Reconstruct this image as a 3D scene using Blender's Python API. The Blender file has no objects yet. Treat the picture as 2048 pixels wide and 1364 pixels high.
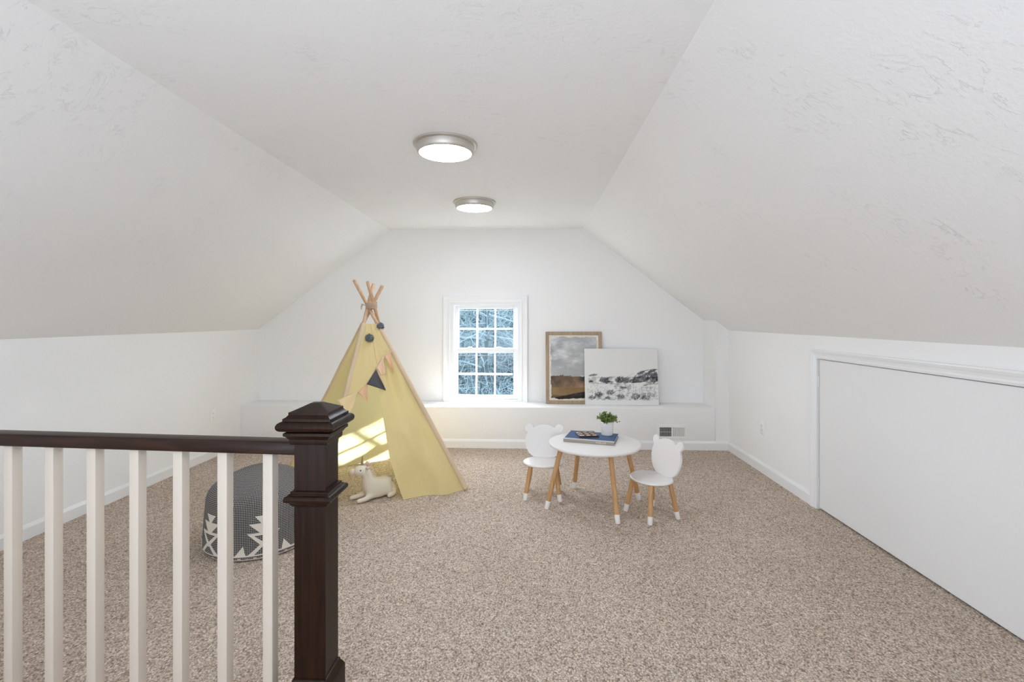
import bpy, bmesh, math, random
import numpy as np
from mathutils import Vector, Matrix, noise as mnoise

random.seed(7)
rng = np.random.default_rng(11)
SC = bpy.context.scene
COL = SC.collection
PI = math.pi

# ------------------------------------------------------------------ camera, sky, sun, exposure
cam_d = bpy.data.cameras.new('camera')
cam = bpy.data.objects.new('camera', cam_d)
COL.objects.link(cam)
cam_d.sensor_width = 36.0
cam_d.lens = 36.0 * 967.0 / 2048.0
cam_d.shift_y = -44.0 / 2048.0
cam_d.clip_start = 0.05
cam.location = (0, 0, 1.28)
cam.rotation_euler = (PI / 2, 0, math.atan(36.0 / 967.0))
SC.camera = cam

world = bpy.data.worlds.new('sky')
SC.world = world
world.use_nodes = True
bg = world.node_tree.nodes['Background']
bg.inputs['Color'].default_value = (0.86, 0.92, 1.0, 1)
bg.inputs['Strength'].default_value = 13.0

sun_d = bpy.data.lights.new('sun', 'SUN')
sun = bpy.data.objects.new('sun', sun_d)
COL.objects.link(sun)
sun_d.energy = 25.0
sun_d.angle = math.radians(0.9)
sun_d.color = (1.0, 0.975, 0.94)
sun.rotation_euler = Vector((-0.82, -1.0, -0.93)).to_track_quat('-Z', 'Y').to_euler()

def area(name, loc, direction, sx, sy, power, color=(1, 1, 1), portal=False):
    d = bpy.data.lights.new(name, 'AREA')
    d.shape = 'RECTANGLE'; d.size = sx; d.size_y = sy; d.energy = power; d.color = color
    o = bpy.data.objects.new(name, d); COL.objects.link(o)
    o.location = loc
    o.rotation_euler = Vector(direction).to_track_quat('-Z', 'Y').to_euler()
    if portal: d.cycles.is_portal = True
    return o
area('window_portal', (-0.475, 5.30, 0.93), (0, -1, 0), 0.80, 1.10, 1, portal=True)
# added fill light behind the camera, aimed up to brighten the ceiling
area('added_upward_fill', (-0.5, -1.3, 0.60), (0, 0.5, 1), 2.6, 1.6, 37.0, (0.775, 0.895, 1.05))

SC.view_settings.view_transform = 'Standard'
SC.view_settings.look = 'None'
SC.view_settings.gamma = 1.0
SC.view_settings.use_curve_mapping = False
SC.view_settings.exposure = 1.06
SC.cycles.use_denoising = True
SC.cycles.max_bounces = 14
SC.cycles.diffuse_bounces = 10
SC.cycles.transparent_max_bounces = 16
SC.cycles.sample_clamp_indirect = 8.0
LAMP_EMIT = 26.0

# ------------------------------------------------------------------ materials
def mat(name, color=(0.8, 0.8, 0.8), rough=0.5, metal=0.0, spec=0.5, coat=0.0):
    m = bpy.data.materials.new(name); m.use_nodes = True
    b = m.node_tree.nodes['Principled BSDF']
    b.inputs['Base Color'].default_value = (*color, 1)
    b.inputs['Roughness'].default_value = rough
    b.inputs['Metallic'].default_value = metal
    b.inputs['Specular IOR Level'].default_value = spec
    b.inputs['Coat Weight'].default_value = coat
    return m

class NT:
    """small helper to wire procedural nodes"""
    def __init__(s, m):
        s.m = m; s.t = m.node_tree; s.b = s.t.nodes.get('Principled BSDF')
        s.out = s.t.nodes['Material Output']
    def n(s, typ, **kw):
        x = s.t.nodes.new(typ)
        for k, v in kw.items(): setattr(x, k, v)
        return x
    def l(s, a, b): s.t.links.new(a, b)
    def coords(s, scale=(1, 1, 1), kind='Object', rot=(0, 0, 0)):
        c = s.n('ShaderNodeTexCoord'); mp = s.n('ShaderNodeMapping')
        mp.inputs['Scale'].default_value = scale; mp.inputs['Rotation'].default_value = rot
        s.l(c.outputs[kind], mp.inputs['Vector']); return mp.outputs['Vector']
    def noise(s, vec, scale, detail=3, rough=0.55, dist=0.0):
        x = s.n('ShaderNodeTexNoise')
        x.inputs['Scale'].default_value = scale; x.inputs['Detail'].default_value = detail
        x.inputs['Roughness'].default_value = rough; x.inputs['Distortion'].default_value = dist
        s.l(vec, x.inputs['Vector']); return x.outputs['Fac']
    def ramp(s, fac, stops):
        r = s.n('ShaderNodeValToRGB'); e = r.color_ramp.elements
        while len(e) < len(stops): e.new(0.5)
        for el, (p, c) in zip(e, stops):
            el.position = p; el.color = (*c, 1) if len(c) == 3 else c
        s.l(fac, r.inputs['Fac']); return r.outputs['Color']
    def math(s, op, a, b=None, clamp=False):
        x = s.n('ShaderNodeMath', operation=op, use_clamp=clamp)
        for i, v in enumerate((a, b)):
            if v is None: continue
            if isinstance(v, (int, float)): x.inputs[i].default_value = v
            else: s.l(v, x.inputs[i])
        return x.outputs[0]
    def mix(s, fac, a, b, blend='MIX'):
        x = s.n('ShaderNodeMix', data_type='RGBA', blend_type=blend)
        for i, v in ((0, fac), (6, a), (7, b)):
            if isinstance(v, (int, float)): x.inputs[i].default_value = v
            elif isinstance(v, tuple): x.inputs[i].default_value = (*v, 1)
            else: s.l(v, x.inputs[i])
        return x.outputs[2]
    def bump(s, h, strength=0.3, dist=0.01):
        x = s.n('ShaderNodeBump'); x.inputs['Strength'].default_value = strength
        x.inputs['Distance'].default_value = dist
        s.l(h, x.inputs['Height']); s.l(x.outputs['Normal'], s.b.inputs['Normal'])
    def color(s, c): s.l(c, s.b.inputs['Base Color'])

def wall_material(name, col, scratch):
    m = mat(name, col, 0.62, spec=0.3); t = NT(m)
    v = t.coords()
    fine = t.noise(v, 55, 3)
    wide = t.noise(v, 5, 3)
    h = t.math('ADD', t.math('MULTIPLY', fine, 0.35), t.math('MULTIPLY', wide, 0.5))
    if scratch:
        # trowelled plaster: sparse raised ridges and drag marks, in relief and coloured slightly darker
        vs = t.coords((4.6, 10.5, 6.0), rot=(0, 0, 0.18))
        r = t.noise(vs, 0.9, 6, 0.62, 1.4)
        ridge = t.math('SUBTRACT', 1.0, t.math('MULTIPLY', t.math('ABSOLUTE', t.math('SUBTRACT', r, 0.5)), 55.0), clamp=True)
        mask = t.math('MULTIPLY', t.math('SUBTRACT', t.noise(v, 2.6, 4), 0.50), 7.0, clamp=True)
        brk = t.math('MULTIPLY', t.math('SUBTRACT', t.noise(v, 17, 2), 0.47), 9.0, clamp=True)
        mk = t.math('MULTIPLY', t.math('MULTIPLY', ridge, mask), brk, clamp=True)
        h = t.math('ADD', h, t.math('MULTIPLY', mk, 2.2))
        t.color(t.mix(t.math('MULTIPLY', mk, 0.20), col, (0.45, 0.44, 0.42)))
    t.bump(h, 0.30 if scratch else 0.24, 0.012)
    return m

WALL = wall_material('wall_paint', (0.86, 0.858, 0.85), False)
CEIL = wall_material('trowelled_ceiling_paint', (0.86, 0.858, 0.85), True)
TRIM = mat('white_semigloss_trim', (0.83, 0.83, 0.83), 0.4)
DOORP = mat('white_panel_paint', (0.79, 0.785, 0.775), 0.5)
VINYL = mat('white_vinyl', (0.80, 0.80, 0.81), 0.3)
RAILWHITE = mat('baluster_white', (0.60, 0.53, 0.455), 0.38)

def carpet_material():
    m = mat('berber_carpet', (0.45, 0.37, 0.31), 0.95, spec=0.1); t = NT(m)
    v = t.coords((1.0, 0.82, 1.0), rot=(0, 0, 0.1))
    vo = t.n('ShaderNodeTexVoronoi', feature='F1'); vo.inputs['Scale'].default_value = 172
    t.l(v, vo.inputs['Vector'])
    d = vo.outputs['Distance']
    hue = t.n('ShaderNodeSeparateColor'); t.l(vo.outputs['Color'], hue.inputs[0])
    loop = t.ramp(hue.outputs[0], [(0.0, (0.46, 0.365, 0.285)), (0.35, (0.62, 0.515, 0.425)), (0.75, (0.71, 0.605, 0.515)), (1.0, (0.86, 0.77, 0.68))])
    gap = t.ramp(d, [(0.40, (1, 1, 1)), (0.90, (0.42, 0.385, 0.35))])
    c = t.mix(1.0, loop, gap, 'MULTIPLY')
    big = t.ramp(t.noise(v, 1.6, 4, 0.6), [(0.3, (0.92, 0.905, 0.89)), (0.7, (1.05, 1.045, 1.04))])
    mid = t.ramp(t.noise(v, 30, 3, 0.6), [(0.3, (0.86, 0.85, 0.84)), (0.7, (1.10, 1.09, 1.08))])
    c = t.mix(1.0, c, big, 'MULTIPLY'); c = t.mix(1.0, c, mid, 'MULTIPLY')
    t.color(c)
    t.bump(t.math('SUBTRACT', 1.0, d), 0.7, 0.008)
    return m
CARPET = carpet_material()

def wood_material(name, dark, light, rough, axis='Z', scale=26, coat=0.0, gs=16.0, spec=0.5):
    m = mat(name, light, rough, coat=coat, spec=spec); t = NT(m)
    m.node_tree.nodes['Principled BSDF'].inputs['Coat Roughness'].default_value = 0.22
    sc = {'Z': (1, 1, 1 / gs), 'X': (1 / gs, 1, 1), 'Y': (1, 1 / gs, 1)}[axis]
    v = t.coords(sc)
    g = t.noise(v, scale, 5, 0.6, 0.6)
    t.color(t.ramp(g, [(0.32, dark), (0.68, light)]))
    t.bump(g, 0.08, 0.002)
    return m
DARKWOOD = wood_material('dark_stained_wood', (0.0100, 0.0034, 0.0012), (0.025, 0.0090, 0.0038), 0.38, 'Z', 60, 0.06, spec=0.14)
DARKRAIL = wood_material('dark_stained_rail_wood', (0.012, 0.0048, 0.0028), (0.036, 0.0150, 0.0085), 0.36, 'X', 60, 0.10, spec=0.2)
BEECH = wood_material('beech_leg_wood', (0.44, 0.235, 0.095), (0.60, 0.36, 0.165), 0.45, 'Z', 70)
POLEWOOD = wood_material('tent_pole_wood', (0.50, 0.30, 0.17), (0.66, 0.44, 0.27), 0.6, 'Z', 60)
OAKFRAME = wood_material('light_oak_frame_wood', (0.30, 0.21, 0.135), (0.43, 0.32, 0.215), 0.55, 'Z', 60)
WALNUT = wood_material('dark_walnut_tray_wood', (0.022, 0.010, 0.007), (0.06, 0.026, 0.017), 0.4, 'X', 60)
WHITELAC = mat('white_lacquer', (0.765, 0.735, 0.71), 0.3)
WHITESOCK = mat('white_dipped_foot_paint', (0.86, 0.83, 0.79), 0.4)
NICKEL = mat('brushed_nickel', (0.66, 0.625, 0.58), 0.5, metal=1.0)
GOLD = mat('gilt_lettering', (0.80, 0.72, 0.55), 0.5)
CERAMIC = mat('white_ceramic', (0.76, 0.735, 0.72), 0.25)
SOIL = mat('potting_soil', (0.03, 0.02, 0.013), 0.9)
PLASTIC = mat('white_plastic', (0.87, 0.87, 0.85), 0.35)
SLOT = mat('dark_slot', (0.04, 0.04, 0.04), 0.6)
DUCTSHADE = mat('duct_shade_paint', (0.05, 0.055, 0.055), 0.8)
BLUECOVER = mat('blue_book_cloth', (0.035, 0.085, 0.19), 0.55)
SPINE = mat('taupe_spine_cloth', (0.33, 0.285, 0.24), 0.7)
STRIP = mat('grey_cover_strip', (0.50, 0.48, 0.48), 0.6)
PAPER = mat('page_paper', (0.80, 0.77, 0.71), 0.8)
CHARCOAL = mat('charcoal_felt', (0.085, 0.08, 0.085), 0.95, spec=0.1)
POMGREY = mat('charcoal_yarn', (0.17, 0.18, 0.195), 0.95, spec=0.1)
PEACH = mat('peach_cotton', (0.66, 0.42, 0.25), 0.9, spec=0.1)
PINKC = mat('pale_pink_cotton', (0.70, 0.48, 0.33), 0.9, spec=0.1)
CREAMF = mat('cream_cotton', (0.70, 0.53, 0.30), 0.9, spec=0.1)
PLUSH = mat('ivory_plush', (0.76, 0.68, 0.55), 0.95, spec=0.1)
t_ = NT(PLUSH); t_.bump(t_.noise(t_.coords(), 320, 2), 0.5, 0.004)
MUZZLE = mat('rosy_plush', (0.68, 0.54, 0.43), 0.95, spec=0.1)
MANE = mat('blush_yarn', (0.76, 0.62, 0.50), 0.95, spec=0.1)
HORNG = mat('taupe_horn_felt', (0.30, 0.235, 0.15), 0.8)
EYE = mat('black_bead', (0.01, 0.01, 0.01), 0.25)
CREAMPAT = mat('cream_woven_motif', (0.74, 0.68, 0.60), 0.9, spec=0.1)
DARKPAT = mat('charcoal_woven_motif', (0.05, 0.05, 0.055), 0.9, spec=0.1)
CANVASEDGE = mat('white_canvas', (0.83, 0.83, 0.82), 0.8)
TIE = mat('jute_tie', (0.50, 0.38, 0.27), 0.9)

def fabric_material(name, col, trans_col, trans):
    m = mat(name, col, 0.9, spec=0.08); t = NT(m)
    v = t.coords()
    t.color(t.mix(t.noise(v, 7, 4), tuple(c * 0.93 for c in col), tuple(min(1, c * 1.05) for c in col)))
    tr = t.n('ShaderNodeBsdfTranslucent'); tr.inputs['Color'].default_value = (*trans_col, 1)
    mx = t.n('ShaderNodeMixShader'); mx.inputs[0].default_value = trans
    t.l(t.b.outputs[0], mx.inputs[1]); t.l(tr.outputs[0], mx.inputs[2])
    t.l(mx.outputs[0], t.out.inputs['Surface'])
    t.bump(t.math('ADD', t.noise(v, 16, 3, 0.6, 1.0), t.math('MULTIPLY', t.noise(v, 420, 1), 0.1)), 0.35, 0.02)
    return m
CANVAS = fabric_material('yellow_tent_cotton', (0.77, 0.605, 0.335), (0.90, 0.91, 0.54), 0.36)
SLEEVE = fabric_material('tent_seam_cotton', (0.76, 0.60, 0.41), (0.80, 0.70, 0.42), 0.2)

def leaf_material():
    m = mat('leaf_green', (0.09, 0.15, 0.03), 0.5); t = NT(m)
    t.color(t.ramp(t.noise(t.coords(), 60, 2), [(0.28, (0.035, 0.075, 0.014)), (0.5, (0.13, 0.20, 0.04)), (0.72, (0.34, 0.42, 0.10))]))
    return m
LEAF = leaf_material()

def attr_material(name, rough=0.7):
    m = mat(name, (1, 1, 1), rough, spec=0.2); t = NT(m)
    a = t.n('ShaderNodeAttribute'); a.attribute_name = 'Col'
    t.color(a.outputs['Color']); return m
PAINTING = attr_material('painted_print', 0.6)
INK = attr_material('ink_on_canvas', 0.8)

def glass_material():
    m = bpy.data.materials.new('window_glass'); m.use_nodes = True
    t = NT(m); t.t.nodes.remove(t.b)
    tr = t.n('ShaderNodeBsdfTransparent'); tr.inputs['Color'].default_value = (0.94, 0.97, 0.98, 1)
    gl = t.n('ShaderNodeBsdfGlossy'); gl.inputs['Roughness'].default_value = 0.02
    fr = t.n('ShaderNodeFresnel'); fr.inputs['IOR'].default_value = 1.45
    mx = t.n('ShaderNodeMixShader')
    t.l(t.math('MULTIPLY', fr.outputs[0], 0.35), mx.inputs[0]); t.l(tr.outputs[0], mx.inputs[1]); t.l(gl.outputs[0], mx.inputs[2])
    t.l(mx.outputs[0], t.out.inputs['Surface']); return m
GLASS = glass_material()

def emit_material(name, col, s):
    m = mat(name, (0.9, 0.9, 0.9), 0.4); b = m.node_tree.nodes['Principled BSDF']
    b.inputs['Emission Color'].default_value = (*col, 1); b.inputs['Emission Strength'].default_value = s
    return m
DIFFUSER = emit_material('lit_diffuser', (0.835, 0.92, 1.04), LAMP_EMIT)

def pouf_material():
    m = mat('houndstooth_weave', (0.1, 0.1, 0.1), 0.9, spec=0.1); t = NT(m)
    uv = t.n('ShaderNodeUVMap'); sp = t.n('ShaderNodeSeparateXYZ'); t.l(uv.outputs[0], sp.inputs[0])
    def cell(x):   # uv is in metres; 9.2 mm weave
        f = t.math('FRACT', t.math('MULTIPLY', x, 1 / 0.0092))
        return t.math('GREATER_THAN', f, 0.22)
    dark = t.math('MULTIPLY', cell(sp.outputs[0]), cell(sp.outputs[1]))
    nz = t.noise(t.coords(), 40, 3)
    dk = t.ramp(nz, [(0.3, (0.019, 0.0175, 0.0175)), (0.7, (0.042, 0.039, 0.039))])
    t.color(t.mix(dark, (0.40, 0.38, 0.355), dk))
    t.bump(dark, 0.25, 0.002)
    return m
POUF = pouf_material()

# outside
BARK = wood_material('grey_bark', (0.008, 0.011, 0.0125), (0.019, 0.026, 0.029), 0.9, 'Z', 14)
TWIG = mat('pale_twig_bark', (0.037, 0.051, 0.058), 0.9)
def litter_material():
    m = mat('leaf_litter', (0.05, 0.07, 0.08), 1.0); t = NT(m); v = t.coords()
    t.color(t.ramp(t.noise(v, 2.5, 8, 0.7), [(0.3, (0.0008, 0.0016, 0.0018)), (0.55, (0.0028, 0.0045, 0.0052)), (0.8, (0.006, 0.009, 0.010))]))
    return m
LITTER = litter_material()
for _m in (BARK, TWIG, LITTER): _m.node_tree.nodes['Principled BSDF'].inputs['Specular IOR Level'].default_value = 0.0
NEEDLE = mat('evergreen_needles', (0.02, 0.045, 0.035), 0.9)

# ------------------------------------------------------------------ mesh helpers
def box(bm, c, s, rz=0.0, bev=0.0, seg=1, rot=None):
    r = bmesh.ops.create_cube(bm, size=1.0)
    M = Matrix.Translation(c) @ (rot if rot is not None else Matrix.Rotation(rz, 4, 'Z')) @ Matrix.Diagonal((*s, 1))
    bmesh.ops.transform(bm, matrix=M, verts=r['verts'])
    if bev > 0:
        es = list({e for v in r['verts'] for e in v.link_edges})
        bmesh.ops.bevel(bm, geom=es, offset=bev, segments=seg, affect='EDGES', profile=0.5)

def box2(bm, lo, hi, bev=0.0, seg=1):
    lo, hi = Vector(lo), Vector(hi)
    box(bm, (lo + hi) / 2, hi - lo, bev=bev, seg=seg)

def tube(bm, pts, rad, n=10, cap=True):
    pts = [Vector(p) for p in pts]
    if isinstance(rad, (int, float)): rad = [rad] * len(pts)
    rings = []; ref = None
    for i, p in enumerate(pts):
        d = (pts[min(i + 1, len(pts) - 1)] - pts[max(i - 1, 0)]).normalized()
        if ref is None:
            ref = Vector((1, 0, 0)) if abs(d.x) < 0.8 else Vector((0, 1, 0))
        a = (ref - d * ref.dot(d)).normalized(); b = d.cross(a); ref = a
        rings.append([bm.verts.new(p + (a * math.cos(2 * PI * k / n) + b * math.sin(2 * PI * k / n)) * rad[i]) for k in range(n)])
    for r0, r1 in zip(rings, rings[1:]):
        for k in range(n):
            bm.faces.new((r0[k], r0[(k + 1) % n], r1[(k + 1) % n], r1[k]))
    if cap:
        bm.faces.new(list(reversed(rings[0]))); bm.faces.new(rings[-1])

def lathe(bm, prof, n=48, c=(0, 0, 0), sx=1.0, sy=1.0):
    c = Vector(c); rings = []
    for r, z in prof:
        if r < 1e-6: rings.append([bm.verts.new(c + Vector((0, 0, z)))])
        else: rings.append([bm.verts.new(c + Vector((sx * r * math.cos(2 * PI * k / n), sy * r * math.sin(2 * PI * k / n), z))) for k in range(n)])
    for a, b in zip(rings, rings[1:]):
        for k in range(n):
            k2 = (k + 1) % n
            if len(a) == 1 and len(b) == 1: continue
            if len(a) == 1: bm.faces.new((a[0], b[k2], b[k]))
            elif len(b) == 1: bm.faces.new((a[k], a[k2], b[0]))
            else: bm.faces.new((a[k], a[k2], b[k2], b[k]))

def square_stack(bm, prof, c=(0, 0), rz=0.0):
    """mitred square mouldings: profile of (half width, z)"""
    R = Matrix.Rotation(rz, 3, 'Z'); rings = []
    for h, z in prof:
        rings.append([bm.verts.new(Vector((c[0], c[1], z)) + R @ Vector((sx * h, sy * h, 0))) for sx, sy in ((-1, -1), (1, -1), (1, 1), (-1, 1))])
    for a, b in zip(rings, rings[1:]):
        for k in range(4): bm.faces.new((a[k], a[(k + 1) % 4], b[(k + 1) % 4], b[k]))
    bm.faces.new(list(reversed(rings[0]))); bm.faces.new(rings[-1])

def casing(bm, x0, x1, z0, z1, prof, f):
    """U-shaped mitred casing round an opening; prof = (offset out from the opening, projection)"""
    cols = []
    for o, p in prof:
        cols.append([bm.verts.new(f(u, v, p)) for u, v in ((x0 - o, z0), (x0 - o, z1 + o), (x1 + o, z1 + o), (x1 + o, z0))])
    for a, b in zip(cols, cols[1:]):
        for k in range(3): bm.faces.new((a[k], a[k + 1], b[k + 1], b[k]))
    for k in (0, 3): bm.faces.new([c[k] for c in cols])

def prism(bm, outline, f0, f1):
    a = [bm.verts.new(f0(*p)) for p in outline]; b = [bm.verts.new(f1(*p)) for p in outline]
    n = len(a)
    for k in range(n): bm.faces.new((a[k], a[(k + 1) % n], b[(k + 1) % n], b[k]))
    bm.faces.new(list(reversed(a))); bm.faces.new(b)

def grid(bm, nu, nv, f):
    g = [[bm.verts.new(f(i / nu, j / nv)) for i in range(nu + 1)] for j in range(nv + 1)]
    for j in range(nv):
        for i in range(nu): bm.faces.new((g[j][i], g[j][i + 1], g[j + 1][i + 1], g[j + 1][i]))
    return g

def obj(name, bm, m, parent=None, label=None, smooth=35, origin=None, kind=None, keepn=False):
    if origin is not None: bmesh.ops.translate(bm, verts=bm.verts, vec=-Vector(origin))
    if not keepn: bmesh.ops.recalc_face_normals(bm, faces=bm.faces)
    me = bpy.data.meshes.new(name); bm.to_mesh(me); bm.free()
    if m is not None: me.materials.append(m)
    if smooth:
        for p in me.polygons: p.use_smooth = True
        me.set_sharp_from_angle(angle=math.radians(smooth))
    o = bpy.data.objects.new(name, me); COL.objects.link(o)
    if parent is not None: o.parent = parent
    if label: o['label'] = label
    if kind: o['kind'] = kind
    return o

def thing(name, label, cat, loc=(0, 0, 0), rz=0.0, group=None):
    o = bpy.data.objects.new(name, None); COL.objects.link(o)
    o.empty_display_size = 0.1
    o.location = loc; o.rotation_euler = (0, 0, rz)
    o['label'] = label; o['category'] = cat
    if group: o['group'] = group
    return o

def struct_empty(name, loc=(0, 0, 0)):
    o = bpy.data.objects.new(name, None); COL.objects.link(o); o.location = loc
    o.empty_display_size = 0.1; o['kind'] = 'structure'; return o

def struct(name, bm, m, smooth=0):
    o = obj(name, bm, m, smooth=smooth); o['kind'] = 'structure'; return o

def new(): return bmesh.new()

# ------------------------------------------------------------------ room shell
XL, XR = -2.93, 1.94          # knee walls
YB, YF, YR = 5.12, 4.79, -3.0  # back wall, front of its ledge, rear gable
ZK, ZC = 1.167, 2.235         # knee wall height, flat ceiling
XCL, XCR = -1.507, 0.553      # edges of the flat ceiling
ZL = 0.405                    # ledge top
XN = 1.81                     # right end of the niche above the ledge

bm = new(); box2(bm, (XL - .15, YR - .15, -.15), (XR + .15, YB + .15, 0)); struct('floor', bm, CARPET)
bm = new(); box2(bm, (XL - .15, YR, 0), (XL, YB, ZK)); struct('wall_left', bm, WALL)
bm = new()
DY0, DY1, DZ = 1.35, 3.333, 1.014     # attic access opening in the right wall
box2(bm, (XR, YR, 0), (XR + .15, DY0, ZK)); box2(bm, (XR, DY1, 0), (XR + .15, YB, ZK))
box2(bm, (XR, DY0, DZ), (XR + .15, DY1, ZK)); box2(bm, (XR + .06, DY0, 0), (XR + .15, DY1, DZ))
struct('wall_right', bm, WALL)
def along(o):   # extrude an x-z outline along the room
    bm = new(); prism(bm, o, lambda x, z: Vector((x, YR, z)), lambda x, z: Vector((x, YB, z))); return bm
struct('ceiling', along([(XCL, ZC), (XCR, ZC), (XCR, ZC + .12), (XCL, ZC + .12)]), CEIL)
struct('ceiling_left', along([(XL - .15, ZK), (XL, ZK), (XCL, ZC), (XCL, ZC + .12), (XL - .15, ZK + .05)]), CEIL)
struct('ceiling_right', along([(XR + .15, ZK), (XR, ZK), (XCR, ZC), (XCR, ZC + .12), (XR + .15, ZK + .05)]), CEIL)
WX0, WX1, WZ0, WZ1 = -0.851, -0.098, ZL, 1.456     # window opening
bm = new()
box2(bm, (XL - .15, YB, 0), (WX0, YB + .15, 2.45)); box2(bm, (WX1, YB, 0), (XR + .15, YB + .15, 2.45))
box2(bm, (WX0, YB, 0), (WX1, YB + .15, WZ0)); box2(bm, (WX0, YB, WZ1), (WX1, YB + .15, 2.45))
struct('wall_back', bm, WALL)
bm = new(); box2(bm, (XL, YF, 0), (XN, YB, ZL), bev=.006, seg=2); struct('wall_back_ledge', bm, WALL, smooth=35)
bm = new(); box2(bm, (XN, YF, 0), (XR, YB, 1.265)); struct('wall_back_pier', bm, WALL)
# plain rear gable behind the viewer
bm = new(); box2(bm, (XL - .15, YR - .15, 0), (XR + .15, YR, 2.45)); struct('wall_front', bm, WALL)

# baseboards
def baseboard(name, p0, p1, nrm):
    p0, p1, nrm = Vector(p0), Vector(p1), Vector(nrm)
    prof = [(0, 0), (.014, 0), (.014, .066), (.010, .076), (.005, .086), (0, .086)]
    bm = new(); a = [bm.verts.new(p0 + nrm * d + Vector((0, 0, z))) for d, z in prof]
    b = [bm.verts.new(p1 + nrm * d + Vector((0, 0, z))) for d, z in prof]
    n = len(a)
    for k in range(n): bm.faces.new((a[k], a[(k + 1) % n], b[(k + 1) % n], b[k]))
    bm.faces.new(a); bm.faces.new(b); struct(name, bm, TRIM)
baseboard('baseboard_left', (XL, YR, 0), (XL, YF, 0), (1, 0, 0))
baseboard('baseboard_back', (XL, YF, 0), (XR, YF, 0), (0, -1, 0))
baseboard('baseboard_right', (XR, 3.393, 0), (XR, YF, 0), (-1, 0, 0))

# attic access door in the right knee wall
d1 = struct_empty('door_1', (XR, (DY0 + DY1) / 2, 0))
cy = (DY0 + DY1) / 2
bm = new()
casing(bm, DY0 - cy, DY1 - cy, 0, DZ, [(0, 0), (0, .010), (.012, .013), (.020, .011), (.034, .014), (.040, .017), (.052, .021), (.060, .021), (.060, 0)],
       lambda u, v, p: Vector((-p, u, v)))
obj('door_casing', bm, TRIM, d1, smooth=0)
bm = new(); box2(bm, (.004, DY0 - cy + .006, .012), (.040, DY1 - cy - .010, DZ - .005), bev=.002); obj('door_panel', bm, DOORP, d1)
for hz in (.18, .86):
    bm = new(); tube(bm, [(.002, DY1 - cy - .005, hz - .035), (.002, DY1 - cy - .005, hz + .035)], .004, 8); obj('hinge', bm, TRIM, d1)

# window in the back gable
w1 = struct_empty('window_1', (0, YB, 0))
bm = new()
casing(bm, WX0, WX1, WZ0, WZ1, [(0, 0), (0, .012), (.010, .016), (.022, .013), (.040, .016), (.048, .022), (.066, .026), (.073, .024), (.073, 0)],
       lambda u, v, p: Vector((u, -p, v)))
obj('window_casing', bm, TRIM, w1, smooth=0)
bm = new()      # jamb and sloping stop
box2(bm, (WX0, 0, WZ0), (WX0 + .038, .15, WZ1)); box2(bm, (WX1 - .030, 0, WZ0), (WX1, .15, WZ1))
box2(bm, (WX0 + .038, .0, WZ1 - .030), (WX1 - .030, .15, WZ1)); box2(bm, (WX0 + .038, 0, WZ0), (WX1 - .030, .15, WZ0 + .020))
for x in (WX0 + .038, WX1 - .036): box2(bm, (x, .022, WZ0), (x + .006, .034, WZ1 - .03))
obj('window_frame', bm, VINYL, w1)
def sash(name, gx, gz, y, rails, mz):
    """gx, gz: outer limits of the glazed field"""
    e = bpy.data.objects.new(name, None); COL.objects.link(e); e.parent = w1; e.location = (0, y, 0); e.empty_display_size = .05
    l, r, b, t = rails
    bm = new()
    box2(bm, (gx[0] - l, 0, gz[0] - b), (gx[0], .034, gz[1] + t), bev=.003); box2(bm, (gx[1], 0, gz[0] - b), (gx[1] + r, .034, gz[1] + t), bev=.003)
    box2(bm, (gx[0], 0, gz[0] - b), (gx[1], .034, gz[0]), bev=.003); box2(bm, (gx[0], 0, gz[1]), (gx[1], .034, gz[1] + t), bev=.003)
    obj('sash_frame', bm, VINYL, e)
    xs = [gx[0], gx[0] + (gx[1] - gx[0]) / 3, gx[0] + 2 * (gx[1] - gx[0]) / 3, gx[1]]
    for x in xs[1:3]:
        bm = new(); box2(bm, (x - .009, .007, gz[0]), (x + .009, .027, gz[1]), bev=.003); obj('muntin', bm, VINYL, e)
    for a, c in zip(xs, xs[1:]):
        bm = new(); box2(bm, (a + .009, .0085, mz - .010), (c - .009, .0255, mz + .010), bev=.003); obj('muntin', bm, VINYL, e)
    zs = [gz[0], mz, gz[1]]
    for a, c in zip(xs, xs[1:]):
        for b0, b1 in zip(zs, zs[1:]):
            bm = new(); box2(bm, (a, .015, b0), (c, .019, b1)); obj('pane', bm, GLASS, e, smooth=0)
    return e
up = sash('upper_sash', (-.765, -.179), (.966, 1.388), .062, (.045, .045, .040, .036), 1.174)
lo = sash('lower_sash', (-.772, -.176), (.468, .919), .022, (.038, .045, .045, .048), .691)
for x in (-.641, -.331):
    bm = new(); prism(bm, [(x + .036 * math.cos(a), .962 + .022 * math.sin(a)) for a in [PI * k / 12 for k in range(13)]],
                      lambda u, v: Vector((u, -.004, v)), lambda u, v: Vector((u, .020, v)))
    obj('sash_lock', bm, VINYL, lo)
SCREEN = mat('grey_screen_bar', (0.30, 0.29, 0.29), 0.6)
bm = new(); box2(bm, (-.772, .050, .884), (-.176, .054, .890)); obj('screen_bar', bm, SCREEN, w1)
bm = new(); box2(bm, (-.772, .118, 1.372), (-.176, .122, 1.378)); obj('screen_bar', bm, SCREEN, w1)

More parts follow.
